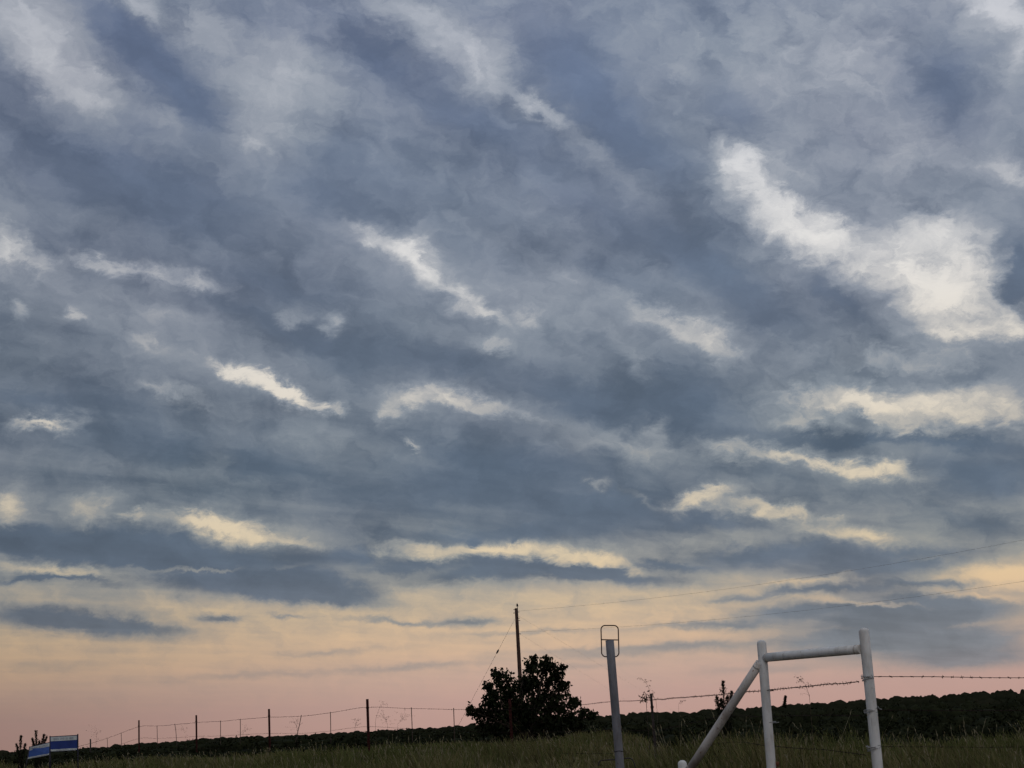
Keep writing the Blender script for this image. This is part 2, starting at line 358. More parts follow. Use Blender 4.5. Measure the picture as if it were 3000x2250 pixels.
def worn_paint(name, color, dirt, rust=(.20, .085, .045), rough=.6, amount=.66):
    """weathered pipe paint: grime in broad patches and runs, rust in chips"""
    mt = bpy.data.materials.new(name); mt.use_nodes = True
    t = mt.node_tree; b = t.nodes['Principled BSDF']
    def nn(ty, **kw):
        n = t.nodes.new(ty)
        for k, v in kw.items(): n.inputs[k].default_value = v
        return n
    tcn = nn('ShaderNodeTexCoord')
    def noise_(scale, vec, detail=6, ro=.6):
        mp = nn('ShaderNodeMapping'); mp.inputs[3].default_value = vec
        t.links.new(tcn.outputs['Object'], mp.inputs[0])
        n = nn('ShaderNodeTexNoise', Scale=scale, Detail=detail, Roughness=ro); t.links.new(mp.outputs[0], n.inputs['Vector'])
        return n.outputs['Fac']
    def rmp(f, a, bb):
        r_ = nn('ShaderNodeMapRange'); r_.interpolation_type = 'SMOOTHSTEP'
        r_.inputs[1].default_value = a; r_.inputs[2].default_value = bb; t.links.new(f, r_.inputs[0]); return r_.outputs[0]
    def mix_(f, a, bb):
        n = t.nodes.new('ShaderNodeMix'); n.data_type = 'RGBA'; t.links.new(f, n.inputs[0])
        if isinstance(a, tuple): n.inputs[6].default_value = a+(1,)
        else: t.links.new(a, n.inputs[6])
        n.inputs[7].default_value = bb+(1,); return n.outputs[2]
    c = mix_(rmp(noise_(9.0, (1, 1, .35)), .42, .72), color, dirt)
    c = mix_(rmp(noise_(34.0, (1, 1, .12)), .56, .74), c, tuple(x*.8 for x in dirt))
    c = mix_(rmp(noise_(55.0, (1, 1, .7), 4, .7), amount, amount+.04), c, rust)
    t.links.new(c, b.inputs['Base Color']); b.inputs['Roughness'].default_value = rough
    b.inputs['Specular IOR Level'].default_value = .3
    bp = nn('ShaderNodeBump', Strength=.25, Distance=.004); t.links.new(noise_(40.0, (1, 1, .5)), bp.inputs['Height']); t.links.new(bp.outputs[0], b.inputs['Normal'])
    return mt

M = dict(
    earth=mat('earth', (.060, .052, .030), .95, .4, .9, (.030, .034, .014)),
    wood_far=mat('far_foliage', (.024, .024, .014), 1.0, .4, .25, (.014, .016, .009), spec=0.0),
    scrub=mat('scrub_leaf', (.024, .027, .013), .95, .4, .8, (.012, .014, .007), spec=.02),
    leaf=mat('tree_leaf', (.018, .023, .010), .85, .4, 3.0, (.010, .012, .006), spec=.05),
    juniper=mat('juniper_needles', (.022, .025, .014), .9, .35, 6.0, spec=.05),
    bark=mat('bark', (.055, .040, .030), .95, .5, 12, bump=.4),
    grass=mat('green_grass', (.120, .126, .044), .9, .35, 1.2, (.070, .078, .024), spec=.05),
    grass2=mat('olive_grass', (.185, .155, .072), .9, .35, .5, (.100, .094, .038), spec=.05),
    straw=mat('dry_straw', (.30, .26, .17), .85, .3, 2.0, (.12, .10, .055), spec=.1),
    weed=mat('dry_weed', (.10, .075, .055), .9, .3, 5.0, spec=.1),
    red=mat('red_steel_paint', (.055, .014, .013), .85, .5, 9.0, (.030, .012, .010), bump=.3, spec=.1),
    dark_steel=mat('dark_weathered_steel', (.050, .040, .036), .8, .4, 12.0, bump=.3),
    wire=mat('rusty_wire', (.034, .022, .020), .9, .4, 30.0, spec=.05),
    stay=mat('weathered_stick', (.075, .052, .042), .9, .4, 20.0),
    white=worn_paint('white_pipe_paint', (.72, .71, .68), (.52, .49, .45)),
    white2=worn_paint('stained_white_pipe_paint', (.56, .52, .48), (.36, .31, .27), amount=.62),
    galv=mat('galvanised_wire', (.42, .42, .42), .5, .3, 40.0, (.25, .24, .23), metallic=.4),
    rust=mat('rust_stain', (.16, .06, .03), .9, .4, 30.0),
    grey=worn_paint('grey_pipe_paint', (.19, .19, .205), (.125, .12, .125), (.10, .055, .04), amount=.63),
    hoop=mat('rusty_rod', (.085, .045, .035), .75, .4, 20.0, bump=.2),
    pole=mat('pole_timber', (.085, .048, .036), .95, .4, 4.0, bump=.5),
    porcelain=mat('brown_porcelain', (.06, .045, .04), .3, .2, 6.0),
    cable=mat('aluminium_cable', (.16, .15, .145), .6, .2, 6.0),
    blue=mat('blue_sign_paint', (.022, .048, .22), .5, .2, 6.0, spec=.3),
    blue2=mat('paler_blue_sign_paint', (.07, .145, .45), .5, .2, 6.0, spec=.3),  # paler blue, used on the tilted sign only
    band=mat('white_sign_paint', (.62, .66, .64), .55, .12, 9.0),
    ink=mat('grey_lettering', (.36, .38, .42), .6, .2, 9.0),
    frame=mat('black_sign_frame', (.020, .018, .030), .6, .2, 9.0),
)

def link(name, me, parent=None, smooth_=False):
    o = bpy.data.objects.new(name, me); col.objects.link(o)
    if parent is not None: o.parent = parent
    if smooth_:
        for p in me.polygons: p.use_smooth = True
    return o
def tag(o, label=None, cat=None, group=None, kind=None):
    if label: o['label'] = label
    if cat: o['category'] = cat
    if group: o['group'] = group
    if kind: o['kind'] = kind
    return o
def thing(name, loc, label, cat, group=None):
    o = bpy.data.objects.new(name, None); col.objects.link(o); o.location = loc
    o.empty_display_size = .1
    bpy.context.view_layer.update()
    return tag(o, label, cat, group)
def raw(name, verts, faces, mats, idx=None, smooth_=False):
    """mesh from arrays; faces is (n,3) or (n,4)"""
    verts = np.asarray(verts, np.float32); faces = np.asarray(faces, np.int32)
    me = bpy.data.meshes.new(name)
    k = faces.shape[1]; n = len(faces)
    me.vertices.add(len(verts)); me.vertices.foreach_set('co', verts.ravel())
    me.loops.add(n*k); me.loops.foreach_set('vertex_index', faces.ravel())
    me.polygons.add(n); me.polygons.foreach_set('loop_start', np.arange(0, n*k, k, dtype=np.int32))
    for q in mats: me.materials.append(q)
    if idx is not None: me.polygons.foreach_set('material_index', np.asarray(idx, np.int32))
    if smooth_: me.polygons.foreach_set('use_smooth', np.ones(n, bool))
    me.update(calc_edges=True); me.validate()
    return me
class MB:
    """collects tubes, boxes and patches into one mesh, in the frame of an origin"""
    def __init__(s, origin=(0, 0, 0)): s.v, s.f, s.o = [], [], Vector(origin)
    def tube(s, pts, r, seg=10, caps=True, dome=False):
        pts = [Vector(p) for p in pts]
        rs = r if isinstance(r, (list, tuple)) else [r]*len(pts)
        t0 = (pts[1]-pts[0]).normalized()
        ref = Vector((0, 0, 1)) if abs(t0.z) < .9 else Vector((1, 0, 0))
        a = t0.cross(ref).normalized(); rings = []
        if dome:
            t = (pts[-1]-pts[-2]).normalized(); e, rr = pts[-1], rs[-1]
            for k in (30, 55, 75):
                pts.append(e + t*(rr*.75*math.sin(R(k)))); rs = list(rs) + [rr*math.cos(R(k))]
        for i, p in enumerate(pts):
            t = (pts[min(i+1, len(pts)-1)] - pts[max(i-1, 0)]).normalized()
            a = (a - t*a.dot(t)).normalized(); b = t.cross(a)
            base = len(s.v)
            for k in range(seg):
                w = 2*math.pi*k/seg
                s.v.append(p + (a*math.cos(w) + b*math.sin(w))*rs[i] - s.o)
            rings.append(base)
        for i in range(len(rings)-1):
            for k in range(seg):
                k2 = (k+1) % seg
                s.f.append((rings[i]+k, rings[i]+k2, rings[i+1]+k2, rings[i+1]+k))
        if caps:
            s.f.append(tuple(rings[0]+k for k in reversed(range(seg))))
            s.f.append(tuple(rings[-1]+k for k in range(seg)))
        return s
    def prism(s, quad, n, th):
        """slab: four corners pushed back by th along n"""
        b = len(s.v); n = Vector(n).normalized()*th
        for p in quad: s.v.append(Vector(p) - s.o)
        for p in quad: s.v.append(Vector(p) + n - s.o)
        s.f += [(b, b+1, b+2, b+3), (b+7, b+6, b+5, b+4)]
        for k in range(4): s.f.append((b+k, b+4+k, b+4+(k+1) % 4, b+(k+1) % 4))
        return s
    def box(s, c, sx, sy, sz):
        c = Vector(c)
        q = [c + Vector((x*sx/2, -sy/2, z*sz/2)) for x, z in ((-1, -1), (1, -1), (1, 1), (-1, 1))]
        return s.prism(q, (0, 1, 0), sy)
    def build(s, name, material, parent=None, sm=True):
        me = bpy.data.meshes.new(name)
        me.from_pydata([tuple(v) for v in s.v], [], s.f)
        me.materials.append(material)
        bm = bmesh.new(); bm.from_mesh(me); bmesh.ops.recalc_face_normals(bm, faces=bm.faces); bm.to_mesh(me); bm.free()
        if sm:
            for p in me.polygons: p.use_smooth = len(p.vertices) == 4
        me.update()
        return link(name, me, parent)

def spline(pts, n=6):
    """smooth polyline through the points"""
    P_ = [Vector(p) for p in pts]; out = []
    for i in range(len(P_)-1):
        a, b, c, d = P_[max(i-1, 0)], P_[i], P_[i+1], P_[min(i+2, len(P_)-1)]
        for k in range(n):
            t = k/n
            out.append(.5*((2*b) + (c-a)*t + (2*a-5*b+4*c-d)*t*t + (3*b-a-3*c+d)*t**3))
    out.append(P_[-1]); return out

# ================================================================== ground
ys = np.concatenate([np.linspace(-40, 8, 14), np.linspace(9, 60, 52), np.geomspace(64, 2600, 34)])
nx = 121; V_, F_ = [], []
for y in ys:
    W = max(70.0, 1.3*abs(y))
    u = np.linspace(-1, 1, nx); xs = W*np.sign(u)*np.abs(u)**1.6
    for x, z in zip(xs, ground(xs, np.full(nx, y))): V_.append((x, y, z))
for j in range(len(ys)-1):
    for i in range(nx-1):
        a = j*nx+i; F_.append((a, a+1, a+nx+1, a+nx))
tag(link('ground', raw('ground', V_, F_, [M['earth']], smooth_=True)), kind='structure')

# ================================================================== the far wood: one dark mass of crowns on the skyline
SKX = [-3000, 0, 250, 420, 560, 800, 1000, 1250, 1400, 1700, 2000, 2200, 2500, 2800, 3000, 6000]
SKP = [14, 12, 12, 16, 21, 17, 17, 19, 24, 31, 27, 30, 36, 41, 38, 40]
def ico(sub):
    bm = bmesh.new(); bmesh.ops.create_icosphere(bm, subdivisions=sub, radius=1)
    v = np.array([q.co[:] for q in bm.verts]); f = np.array([[q.index for q in p.verts] for p in bm.faces]); bm.free()
    return v, f
IV, IF = ico(3)
def lumpy(k):
    r = np.random.default_rng(k); d = np.ones(len(IV))
    for _ in range(26):
        c = r.normal(size=3); c /= np.linalg.norm(c)
        d += .15*r.uniform(.4, 1)*np.exp(-((IV-c)**2).sum(1)/.05)
    d += r.normal(size=len(IV))*.022
    return IV*d[:, None]*.85
LUMPS3 = [lumpy(k) for k in range(7)]; IF3 = IF
IV, IF = ico(2)
LUMPS2 = [lumpy(k) for k in range(7)]; IF2 = IF
cv, cf_, nb = [], [], 0
for d, wgt, lo in ((470, 1.0, 0), (400, .90, 0), (330, .74, 0), (270, .50, -2), (215, .22, -4), (170, -.05, -6), (130, -.3, -8)):
    half = d*.62; x = -half
    while x < half:
        r_ = rng.choice((1.1, 1.7, 2.4, 3.4, 4.6), p=(.28, .3, .22, .14, .06))*rng.uniform(.85, 1.15)*(d/470)**.55
        dd = d*rng.uniform(.94, 1.06)
        sx_ = 1500 + 4800*x/dd
        # the wood stands further off at the right-hand side of its own rise
        top = 1.30 + (np.interp(sx_, SKX, SKP)*wgt + lo + rng.normal()*1.3 + 1.2*math.sin(x*.05+d) - (r_ < 1.6)*1.5)*dd/4800
        gz = g1(x, dd)
        if top < gz + .8: top = gz + .8
        rz = max((top-gz)*.55, r_*.7)
        far = d >= 400
        q = (LUMPS3 if far else LUMPS2)[rng.integers(7)]; IF = IF3 if far else IF2
        ca, sa = math.cos(rng.uniform(0, 6.3)), math.sin(rng.uniform(0, 6.3))
        a = rng.uniform(0, 6.283); ca, sa = math.cos(a), math.sin(a)
        vv = np.stack([(q[:, 0]*ca-q[:, 1]*sa)*r_+x, (q[:, 0]*sa+q[:, 1]*ca)*r_+dd, q[:, 2]*rz*.97+top-rz], 1)
        cv.append(vv); cf_.append(IF+nb); nb += len(vv)
        x += r_*rng.uniform(.45, .8)
o = link('far_wood', raw('far_wood', np.concatenate(cv), np.concatenate(cf_), [M['wood_far']], smooth_=False))
tag(o, 'dark wooded ridge along the whole skyline behind the fences', 'wood', kind='stuff')

# ================================================================== leaf clouds
def leaves(centers, size, droop=0.0, aspect=.55, r=rng):
    """one folded leaf (two quads) per centre"""
    n = len(centers); c = np.asarray(centers)
    ax = r.normal(size=(n, 3)); ax[:, 2] -= droop*1.6; ax /= np.linalg.norm(ax, axis=1)[:, None]
    t = r.normal(size=(n, 3)); sd = np.cross(ax, t); sd /= np.linalg.norm(sd, axis=1)[:, None]
    up = np.cross(sd, ax)
    L_ = (size*r.uniform(.65, 1.35, n))[:, None]; W_ = L_*aspect
    p0 = c; p1 = c + ax*L_*.5 + sd*W_*.5 + up*W_*.22; p2 = c + ax*L_; p3 = c + ax*L_*.5 - sd*W_*.5 + up*W_*.22; pm = c + ax*L_*.45
    v = np.stack([p0, p1, p2, p3, pm], 1).reshape(-1, 3)
    b = (np.arange(n)*5)[:, None]
    f = np.concatenate([b+np.array([0, 1, 2, 4]), b+np.array([0, 4, 2, 3])])
    return v, f

# ================================================================== the scrub behind the grass: nobody could count it
cs, cores, cfs, nb = [], [], [], 0
SV, SF = ico(2)
def scrub(x, d, top, rad, n):
    global nb
    gz = g1(x, d); h = max(top-gz, .25)
    q = rng.normal(size=(n, 3)); q /= np.linalg.norm(q, axis=1)[:, None]
    q *= (rng.uniform(.55, 1.0, n)**.6)[:, None]
    lob = 1 + .25*np.sin(q[:, 0]*5+x)*np.sin(q[:, 2]*4+d)
    c = np.stack([x+q[:, 0]*rad*lob, d+q[:, 1]*rad*lob, gz+h*.46+q[:, 2]*h*.54*lob], 1)
    cs.append(c[c[:, 2] > gz])
    k = SV*(1+.16*rng.normal(size=len(SV)))[:, None]
    cores.append(np.stack([x+k[:, 0]*rad*.72, d+k[:, 1]*rad*.72, gz+h*.42+k[:, 2]*h*.46], 1)); cfs.append(SF+nb); nb += len(SV)
for d in (31, 35, 39, 44, 50, 57, 65, 75, 88, 104, 124):
    x = -.40*d
    while x < .46*d:
        sx_ = 1500+4800*x/d; right = smooth(1650, 2150, sx_); dd = d*rng.uniform(.95, 1.05)
        pr = np.interp(d, (31, 39, 50, 65, 88, 124), (-66, -46, -28, -12, 4, 14))
        pl = np.interp(d, (31, 44, 57, 75, 124), (-60, -24, -8, 2, 10))
        pt = pl*(1-right)+pr*right + rng.normal()*(5.5 if d > 50 else 10)
        if not (right < .5 and d < 43):
            scrub(x, dd, 1.30+pt*dd/4800, rng.uniform(.35, .75)*(d/45)**.5, int(np.interp(d, (31, 124), (230, 110))))
        x += rng.uniform(.45, .95)*(d/45)**.7
c = np.concatenate(cs)
sz = .075 + .0007*c[:, 1]
lv, lf = leaves(c, sz, .2, .6)
kv = np.concatenate(cores); kf = np.concatenate(cfs)
kf4 = np.concatenate([kf, kf[:, 2:3]], 1)
o = link('scrub_thicket', raw('scrub_leaves', lv, lf, [M['scrub']]))
tag(o, 'low dark scrub massed between the grass and the wooded ridge', 'scrub', kind='stuff')
ck = link('scrub_light_block', raw('scrub_core', kv, kf, [M['scrub']]), o); tag(ck, kind='stuff')  # solid blobs added inside the shrubs to stop light showing through

# ================================================================== meadow grass (uncountable)
def grass_mesh():
    n = 420000
    Yg = 9.0 + (50-9.0)*rng.uniform(0, 1, n)**1.15
    Xg = Yg*rng.uniform(-.38, .40, n)
    s = Xg/Yg
    right = smooth(.02, .12, s)
    keep = rng.uniform(size=n) < np.where(right > .5, smooth(34, 27, Yg)*.0+np.interp(Yg, (26, 36), (1, .12)), np.interp(Yg, (38, 50), (1, .25)))
    clump = .5+.5*np.sin(Xg*2.1+np.sin(Yg*1.3)*2)*np.sin(Yg*1.7+Xg*.6)
    keep &= rng.uniform(size=n) < .45+.55*clump
    Xg, Yg, right, clump = Xg[keep], Yg[keep], right[keep], clump[keep]; n = len(Xg)
    h = rng.uniform(.12, .38, n)*(.55+.75*clump)*np.interp(Yg, (9, 22, 32, 40, 50), (1.1, 1.05, .85, .62, .5))
    h *= 1 + .35*right
    h *= np.interp(Yg, (9, 12.4, 14), (.45, .6, 1.0))
    patch = np.clip(np.sin(Xg*.9+Yg*.23+1.1)*np.sin(Yg*.47-Xg*.35), 0, 1)
    h *= .80 + .75*patch*np.interp(Yg, (9, 36, 50), (1, .9, .4))
    dry = .5+.5*np.sin(Xg*.55+1.3*np.sin(Yg*.31)+.8)
    u_ = rng.uniform(size=n); kind = np.where(u_ < .018, 2, np.where(u_ < .10+.62*dry, 1, 0))
    tall = kind == 2; h = np.where(tall, h*1.15+rng.uniform(0, .20, n)*np.interp(Yg, (9, 30, 50), (1, 1, .4)), h)
    lean = rng.normal(size=(n, 2))*.22 + np.array([-.10, 0])
    w = np.where(tall, .0026, rng.uniform(.004, .008, n))*np.interp(Yg, (10, 40), (.9, 1.9))
    z0 = ground(Xg, Yg)-.02
    a = rng.uniform(-1.0, 1.0, n); dx, dy = np.cos(a)*w, np.sin(a)*w
    def ring(t, ww, bend):
        x = Xg + lean[:, 0]*h*bend; y = Yg + lean[:, 1]*h*bend; z = z0 + h*t
        return np.stack([x-dx*ww, y-dy*ww, z], 1), np.stack([x+dx*ww, y+dy*ww, z], 1)
    a0, b0 = ring(0, 1, 0); a1, b1 = ring(.55, .85, .42); a2, b2 = ring(1.0, .22, 1.25)
    # a seed head on the dry stalks
    v = np.stack([a0, b0, a1, b1, a2, b2], 1).reshape(-1, 3)
    b = (np.arange(n)*6)[:, None]
    f = np.concatenate([b+np.array([0, 1, 3, 2]), b+np.array([2, 3, 5, 4])])
    idx = np.concatenate([kind, kind])
    st = np.where(tall)[0]
    hx = Xg[st]+lean[st, 0]*h[st]*1.1; hy = Yg[st]+lean[st, 1]*h[st]*1.1; hz = z0[st]+h[st]*.93
    m_ = len(st); ww = w[st]*1.7; off = len(v); L_ = rng.uniform(.03, .08, m_)
    hv = np.stack([np.stack([hx, hy, hz-L_*.5], 1), np.stack([hx+ww, hy, hz], 1), np.stack([hx+lean[st, 0]*L_, hy, hz+L_*.6], 1), np.stack([hx-ww, hy, hz], 1)], 1).reshape(-1, 3)
    hf = off + (np.arange(m_)*4)[:, None] + np.array([0, 1, 2, 3])
    return raw('grass', np.concatenate([v, hv]), np.concatenate([f, hf]), [M['grass'], M['grass2'], M['straw']], np.concatenate([idx, np.full(m_, 2)]))
tag(link('meadow_grass', grass_mesh()), 'tall green grass with dry stalks along the bottom of the picture', 'grass', kind='stuff')

# ================================================================== the broad tree in front of the pole
def broad_tree():
    D = 42.0; base = px(1545, 2170, D); base.z = g1(base.x, D)
    t = thing('broadleaf_tree', base, 'round bushy dark tree with big drooping leaves below the utility pole', 'tree')
    lobes = [(1585, 1977, 53), (1553, 1946, 18), (1600, 1938, 18), (1634, 1964, 25), (1478, 1992, 36), (1450, 1970, 11), (1430, 2004, 12), (1436, 2036, 22),
             (1377, 2080, 14), (1402, 2086, 15), (1428, 2076, 26), (1620, 2016, 43), (1652, 2008, 13), (1652, 2062, 36), (1684, 2052, 13), (1704, 2084, 13), (1734, 2095, 10),
             (1535, 2050, 72), (1468, 2066, 50), (1590, 2090, 60), (1490, 2110, 60), (1560, 2120, 60), (1640, 2110, 45), (1430, 2120, 34), (1690, 2118, 26), (1535, 2000, 24), (1566, 1926, 6)]
    k = D/4800; pts = []; ends = []
    for (x, y, r) in lobes:
        dep = rng.uniform(-1, 1)*min(.9, .5+r*k) * (1 if r < 50 else .5)
        c = px(x, y, D+dep); rad = r*k; ends.append((c, rad))
        n = int(13 + 300*rad**2*1.6)
        q = rng.normal(size=(n, 3)); q /= np.linalg.norm(q, axis=1)[:, None]; q *= (rng.uniform(.15, 1, n)**.45)[:, None]
        tw = np.array(c[:]) + q*rad*1.0
        # leaves hang in small bunches from each twig end
        for _ in range(6):
            pts.append(tw + rng.normal(size=tw.shape)*np.array([.030, .030, .038]))
    c = np.concatenate(pts); c = c[c[:, 2] > base.z+.12]
    v, f = leaves(c, np.full(len(c), .096), .75, .64)
    cr = link('crown', raw('crown', v-np.array(base[:]), f, [M['leaf']]), t)
    mb = MB(base)
    fork = base + Vector((.03, 0, .45))
    mb.tube([base-Vector((0, 0, .1)), base+Vector((.02, .02, .25)), fork], [.10, .085, .07], 8)
    for (c_, rad) in ends[::1]:
        st = base + Vector((rng.uniform(-.06, .06), rng.uniform(-.06, .06), rng.uniform(.15, .5)))
        mid = st.lerp(c_, .5) + Vector((rng.normal()*.08, rng.normal()*.08, .10))
        mb.tube(spline([st, mid, c_], 4), [.034-.0032*i for i in range(9)], 6)
        for _ in range(3):
            e = c_ + Vector(rng.normal(size=3))*rad*.6
            mb.tube([st.lerp(c_, .8), e], [.012, .004], 4)
    mb.build('trunk', M['bark'], t)
broad_tree()

# ================================================================== junipers
def juniper(x, tip_y, d, label, shoots, wid=.20, seed=1):
    """shoots: (dx px at the tip, tip y px, lean)"""
    r = np.random.default_rng(seed)
    b = px(x, 2160, d); b.z = g1(b.x, b.y)
    t = thing('juniper', b, label, 'juniper', None)
    mb = MB(b); cc = []
    for (dx, ty) in shoots:
        tip = px(x+dx, ty, d + r.uniform(-.15, .15))
        st = b + Vector((r.uniform(-.03, .03), 0, .02))
        mid = st.lerp(tip, .5) + Vector((-(tip.x-st.x)*.18, 0, 0))
        path = spline([st, mid, tip], 8)
        mb.tube(path, [.022*(1-.93*i/(len(path)-1)) for i in range(len(path))], 5)
        hgt = (tip-st).length
        for _ in range(int(150*hgt)+40):
            u = r.uniform(.08, 1.0)**.9; fi = u*(len(path)-1); i0 = min(int(fi), len(path)-2)
            q0 = path[i0].lerp(path[i0+1], fi-i0)
            w = wid*(1-u)**.8*(.2+.8*r.uniform()**1.5)*(1.25 if r.uniform() < .15 else 1)
            a = r.uniform(0, 6.283)
            e = q0 + Vector((math.cos(a)*w, math.sin(a)*w, w*r.uniform(.5, 1.4)))
            for s_ in (.3, .55, .8, 1.0):
                cc.append(q0.lerp(e, s_)+Vector(r.normal(size=3))*.005)
        cc += [path[-1]+Vector((0, 0, -.02*q)) for q in range(5)]
    c = np.array([q[:] for q in cc]); v, f = leaves(c, np.full(len(c), .040 if d < 60 else .38), -1.1, .32, r)
    link('crown', raw('juniper_crown', v-np.array(b[:]), f, [M['juniper']]), t)
    mb.build('trunk', M['bark'], t)
juniper(62, 2157, 37, 'small upright juniper left of the tilted blue sign', [(0, 2157), (12, 2182), (-14, 2181)], .11, 3)
juniper(108, 2143, 38, 'spiky leaning juniper poking up behind the tilted blue sign', [(-3, 2143), (-14, 2165), (22, 2153), (29, 2161), (8, 2172)], .10, 4)
juniper(2120, 1997, 30, 'pointed dark juniper touching the slanting white pipe on its left', [(-2, 1997), (24, 2029), (-20, 2044), (12, 2040), (30, 2046), (-8, 2050)], .23, 5)
juniper(2303, 2036, 390, 'tiny pointed juniper tip on the skyline between the white posts', [(-2, 2042)], .75, 6)

# ================================================================== weeds and saplings, each one a plant
def weed(name, x, d, stem, label, twigs=10, spread=.10, seeds=True, seed=1, leafy=False, rad=.0035):
    """stem: pixel polyline from low to tip"""
    r = np.random.default_rng(seed)
    p = [px(a, b_, d) for a, b_ in stem]
    b = p[0].copy(); b.z = g1(b.x, b.y)-.02
    t = thing(name, b, label, 'sapling' if leafy else 'weed', None if leafy else 'dry weeds along the fence')
    path = spline([b]+p, 7); mb = MB(b); rad *= .58 if not leafy else 1
    mb.tube(path, [rad*(1.25-.85*i/(len(path)-1)) for i in range(len(path))], 4)
    bits = []
    n0 = int(len(path)*.42)
    for k in range(twigs):
        i = r.integers(n0, len(path))
        e = path[i] + Vector((r.normal()*spread, r.normal()*spread*.6, abs(r.normal())*spread*.9))
        m1 = path[i].lerp(e, .5) + Vector((0, 0, .012))
        mb.tube([path[i], m1, e], [rad*.6, rad*.5, rad*.35], 3)
        for q in range(5 if leafy else 3): bits.append(m1.lerp(e, r.uniform(.2, 1.1)) + Vector(r.normal(size=3))*(.02 if leafy else .010))
    bits.append(path[-1])
    mb.build('stem', M['bark' if leafy else 'weed'], t)
    c = np.array([q[:] for q in bits]); v, f = leaves(c, np.full(len(c), .042 if leafy else .020), .2, .5, r)
    tag(link('leaves' if leafy else 'seed_heads', raw('bits', v-np.array(b[:]), f, [M['leaf' if leafy else 'weed']]), t), kind='stuff')
weed('sapling', 1895, 25, [(1895, 2080), (1894, 2055), (1896, 2046)], 'thin leafy sapling just left of the dark leaning fence post', 10, .045, seed=2, leafy=True, rad=.0042)
weed('dry_weed', 1905, 24.6, [(1906, 2060), (1902, 2022), (1893, 2002), (1877, 1986)], 'tall dry weed curving up and left above the dark fence post', 9, .03, seed=3)
weed('dry_weed', 1918, 24.6, [(1924, 2075), (1919, 2050), (1912, 2037)], 'dry weed leaning against the right side of the dark fence post', 9, .045, seed=4)
weed('dry_weed', 2000, 26, [(1988, 2080), (1994, 2062), (2000, 2055)], 'faint dry weed on the skyline left of the pointed juniper', 6, .05, seed=15, rad=.0022)
weed('dry_weed', 2370, 20, [(2373, 2060), (2371, 2040), (2362, 2012), (2355, 2000), (2339, 1987)], 'tall bent dry weed crossing the barbed wire between the white posts', 12, .055, seed=5)
weed('dry_weed', 1105, 36.5, [(1100, 2124), (1106, 2090), (1114, 2072), (1124, 2063), (1136, 2071)], 'hooked dry weed right of the tallest red fence post', 7, .05, seed=7, rad=.004)
weed('dry_weed', 1140, 37, [(1136, 2132), (1130, 2110), (1120, 2096)], 'wispy branching weed below the barbed wire right of the tallest red post', 18, .12, seed=8, rad=.0035)
weed('dry_weed', 1175, 37, [(1165, 2132), (1174, 2112), (1188, 2096)], 'wispy weed just left of the first thin stay after the tallest red post', 16, .12, seed=9, rad=.0035)
weed('dry_weed', 870, 42, [(872, 2152), (870, 2130), (862, 2116)], 'wispy weed around the leaning stay between the two right-hand red posts', 16, .13, seed=10, rad=.004)
weed('dry_weed', 1045, 39, [(1040, 2140), (1044, 2120), (1050, 2106)], 'pale weed just left of the tallest red fence post', 12, .10, seed=11, rad=.0035)
weed('dry_weed', 285, 60, [(280, 2190), (284, 2160), (276, 2134)], 'faint tall weed beside the short stub at the far left fence end', 16, .18, seed=12, rad=.0045)
weed('dry_weed', 545, 53, [(545, 2165), (543, 2148), (536, 2136)], 'faint weed between the second and third red posts from the left', 10, .12, seed=13, rad=.004)
weed('dry_weed', 715, 47, [(712, 2160), (714, 2146), (726, 2136)], 'small weed at the foot of the stay left of the third red post', 12, .10, seed=16, rad=.004)

# ================================================================== far-left to centre: red steel-post barbed wire fence
fence = thing('barbed_wire_fence', (0, 30, g1(0, 30)), 'rusty barbed wire fence on thin red posts from far left to the white corner', 'fence')
FO = Vector(fence.location)
def t_post(x, y, d, wd=.055, material='red', name='post', lean=0.0):
    top = px(x, y, d); b = Vector((top.x+lean, top.y, g1(top.x, top.y)-.1))
    mb = MB(FO); ax = (top-b); n = 14
    for (ox, oy, sx, sy) in ((0, 0, wd, .010), (0, wd*.38, .011, wd*.75)):
        q = [b+Vector((ox+u*sx/2, oy+w*sy/2, 0)) for u, w in ((-1, -1), (1, -1), (1, 1), (-1, 1))]
        mb.prism(q, ax, ax.length)
    for i in range(n):                                   # studs up the face
        c = b.lerp(top, .25+.72*i/n) + Vector((0, -.012, 0))
        mb.box(c, wd*.42, .014, .020)
    for s_ in (-1, 1):                                   # wire clips at the strands
        mb.box(b.lerp(top, .86)+Vector((s_*wd*.5, -.01, 0)), .012, .02, .03)
    return mb.build(name, M[material], fence, sm=False)
t_post(407, 2110, 62); t_post(575, 2095, 53); t_post(788, 2077, 45); t_post(1076, 2048, 38, .060); t_post(1493, 2047, 32, .055)
p7 = t_post(1907, 2032, 24, .034, 'dark_steel', lean=.02); tag(p7, 'dark leaning post beside a sapling')
mb = MB(FO); tp = px(265, 2165, 72); bb = Vector((tp.x, tp.y, g1(tp.x, tp.y)-.1))
mb.tube([bb, tp], [.035, .032], 8).build('post', M['dark_steel'], fence)

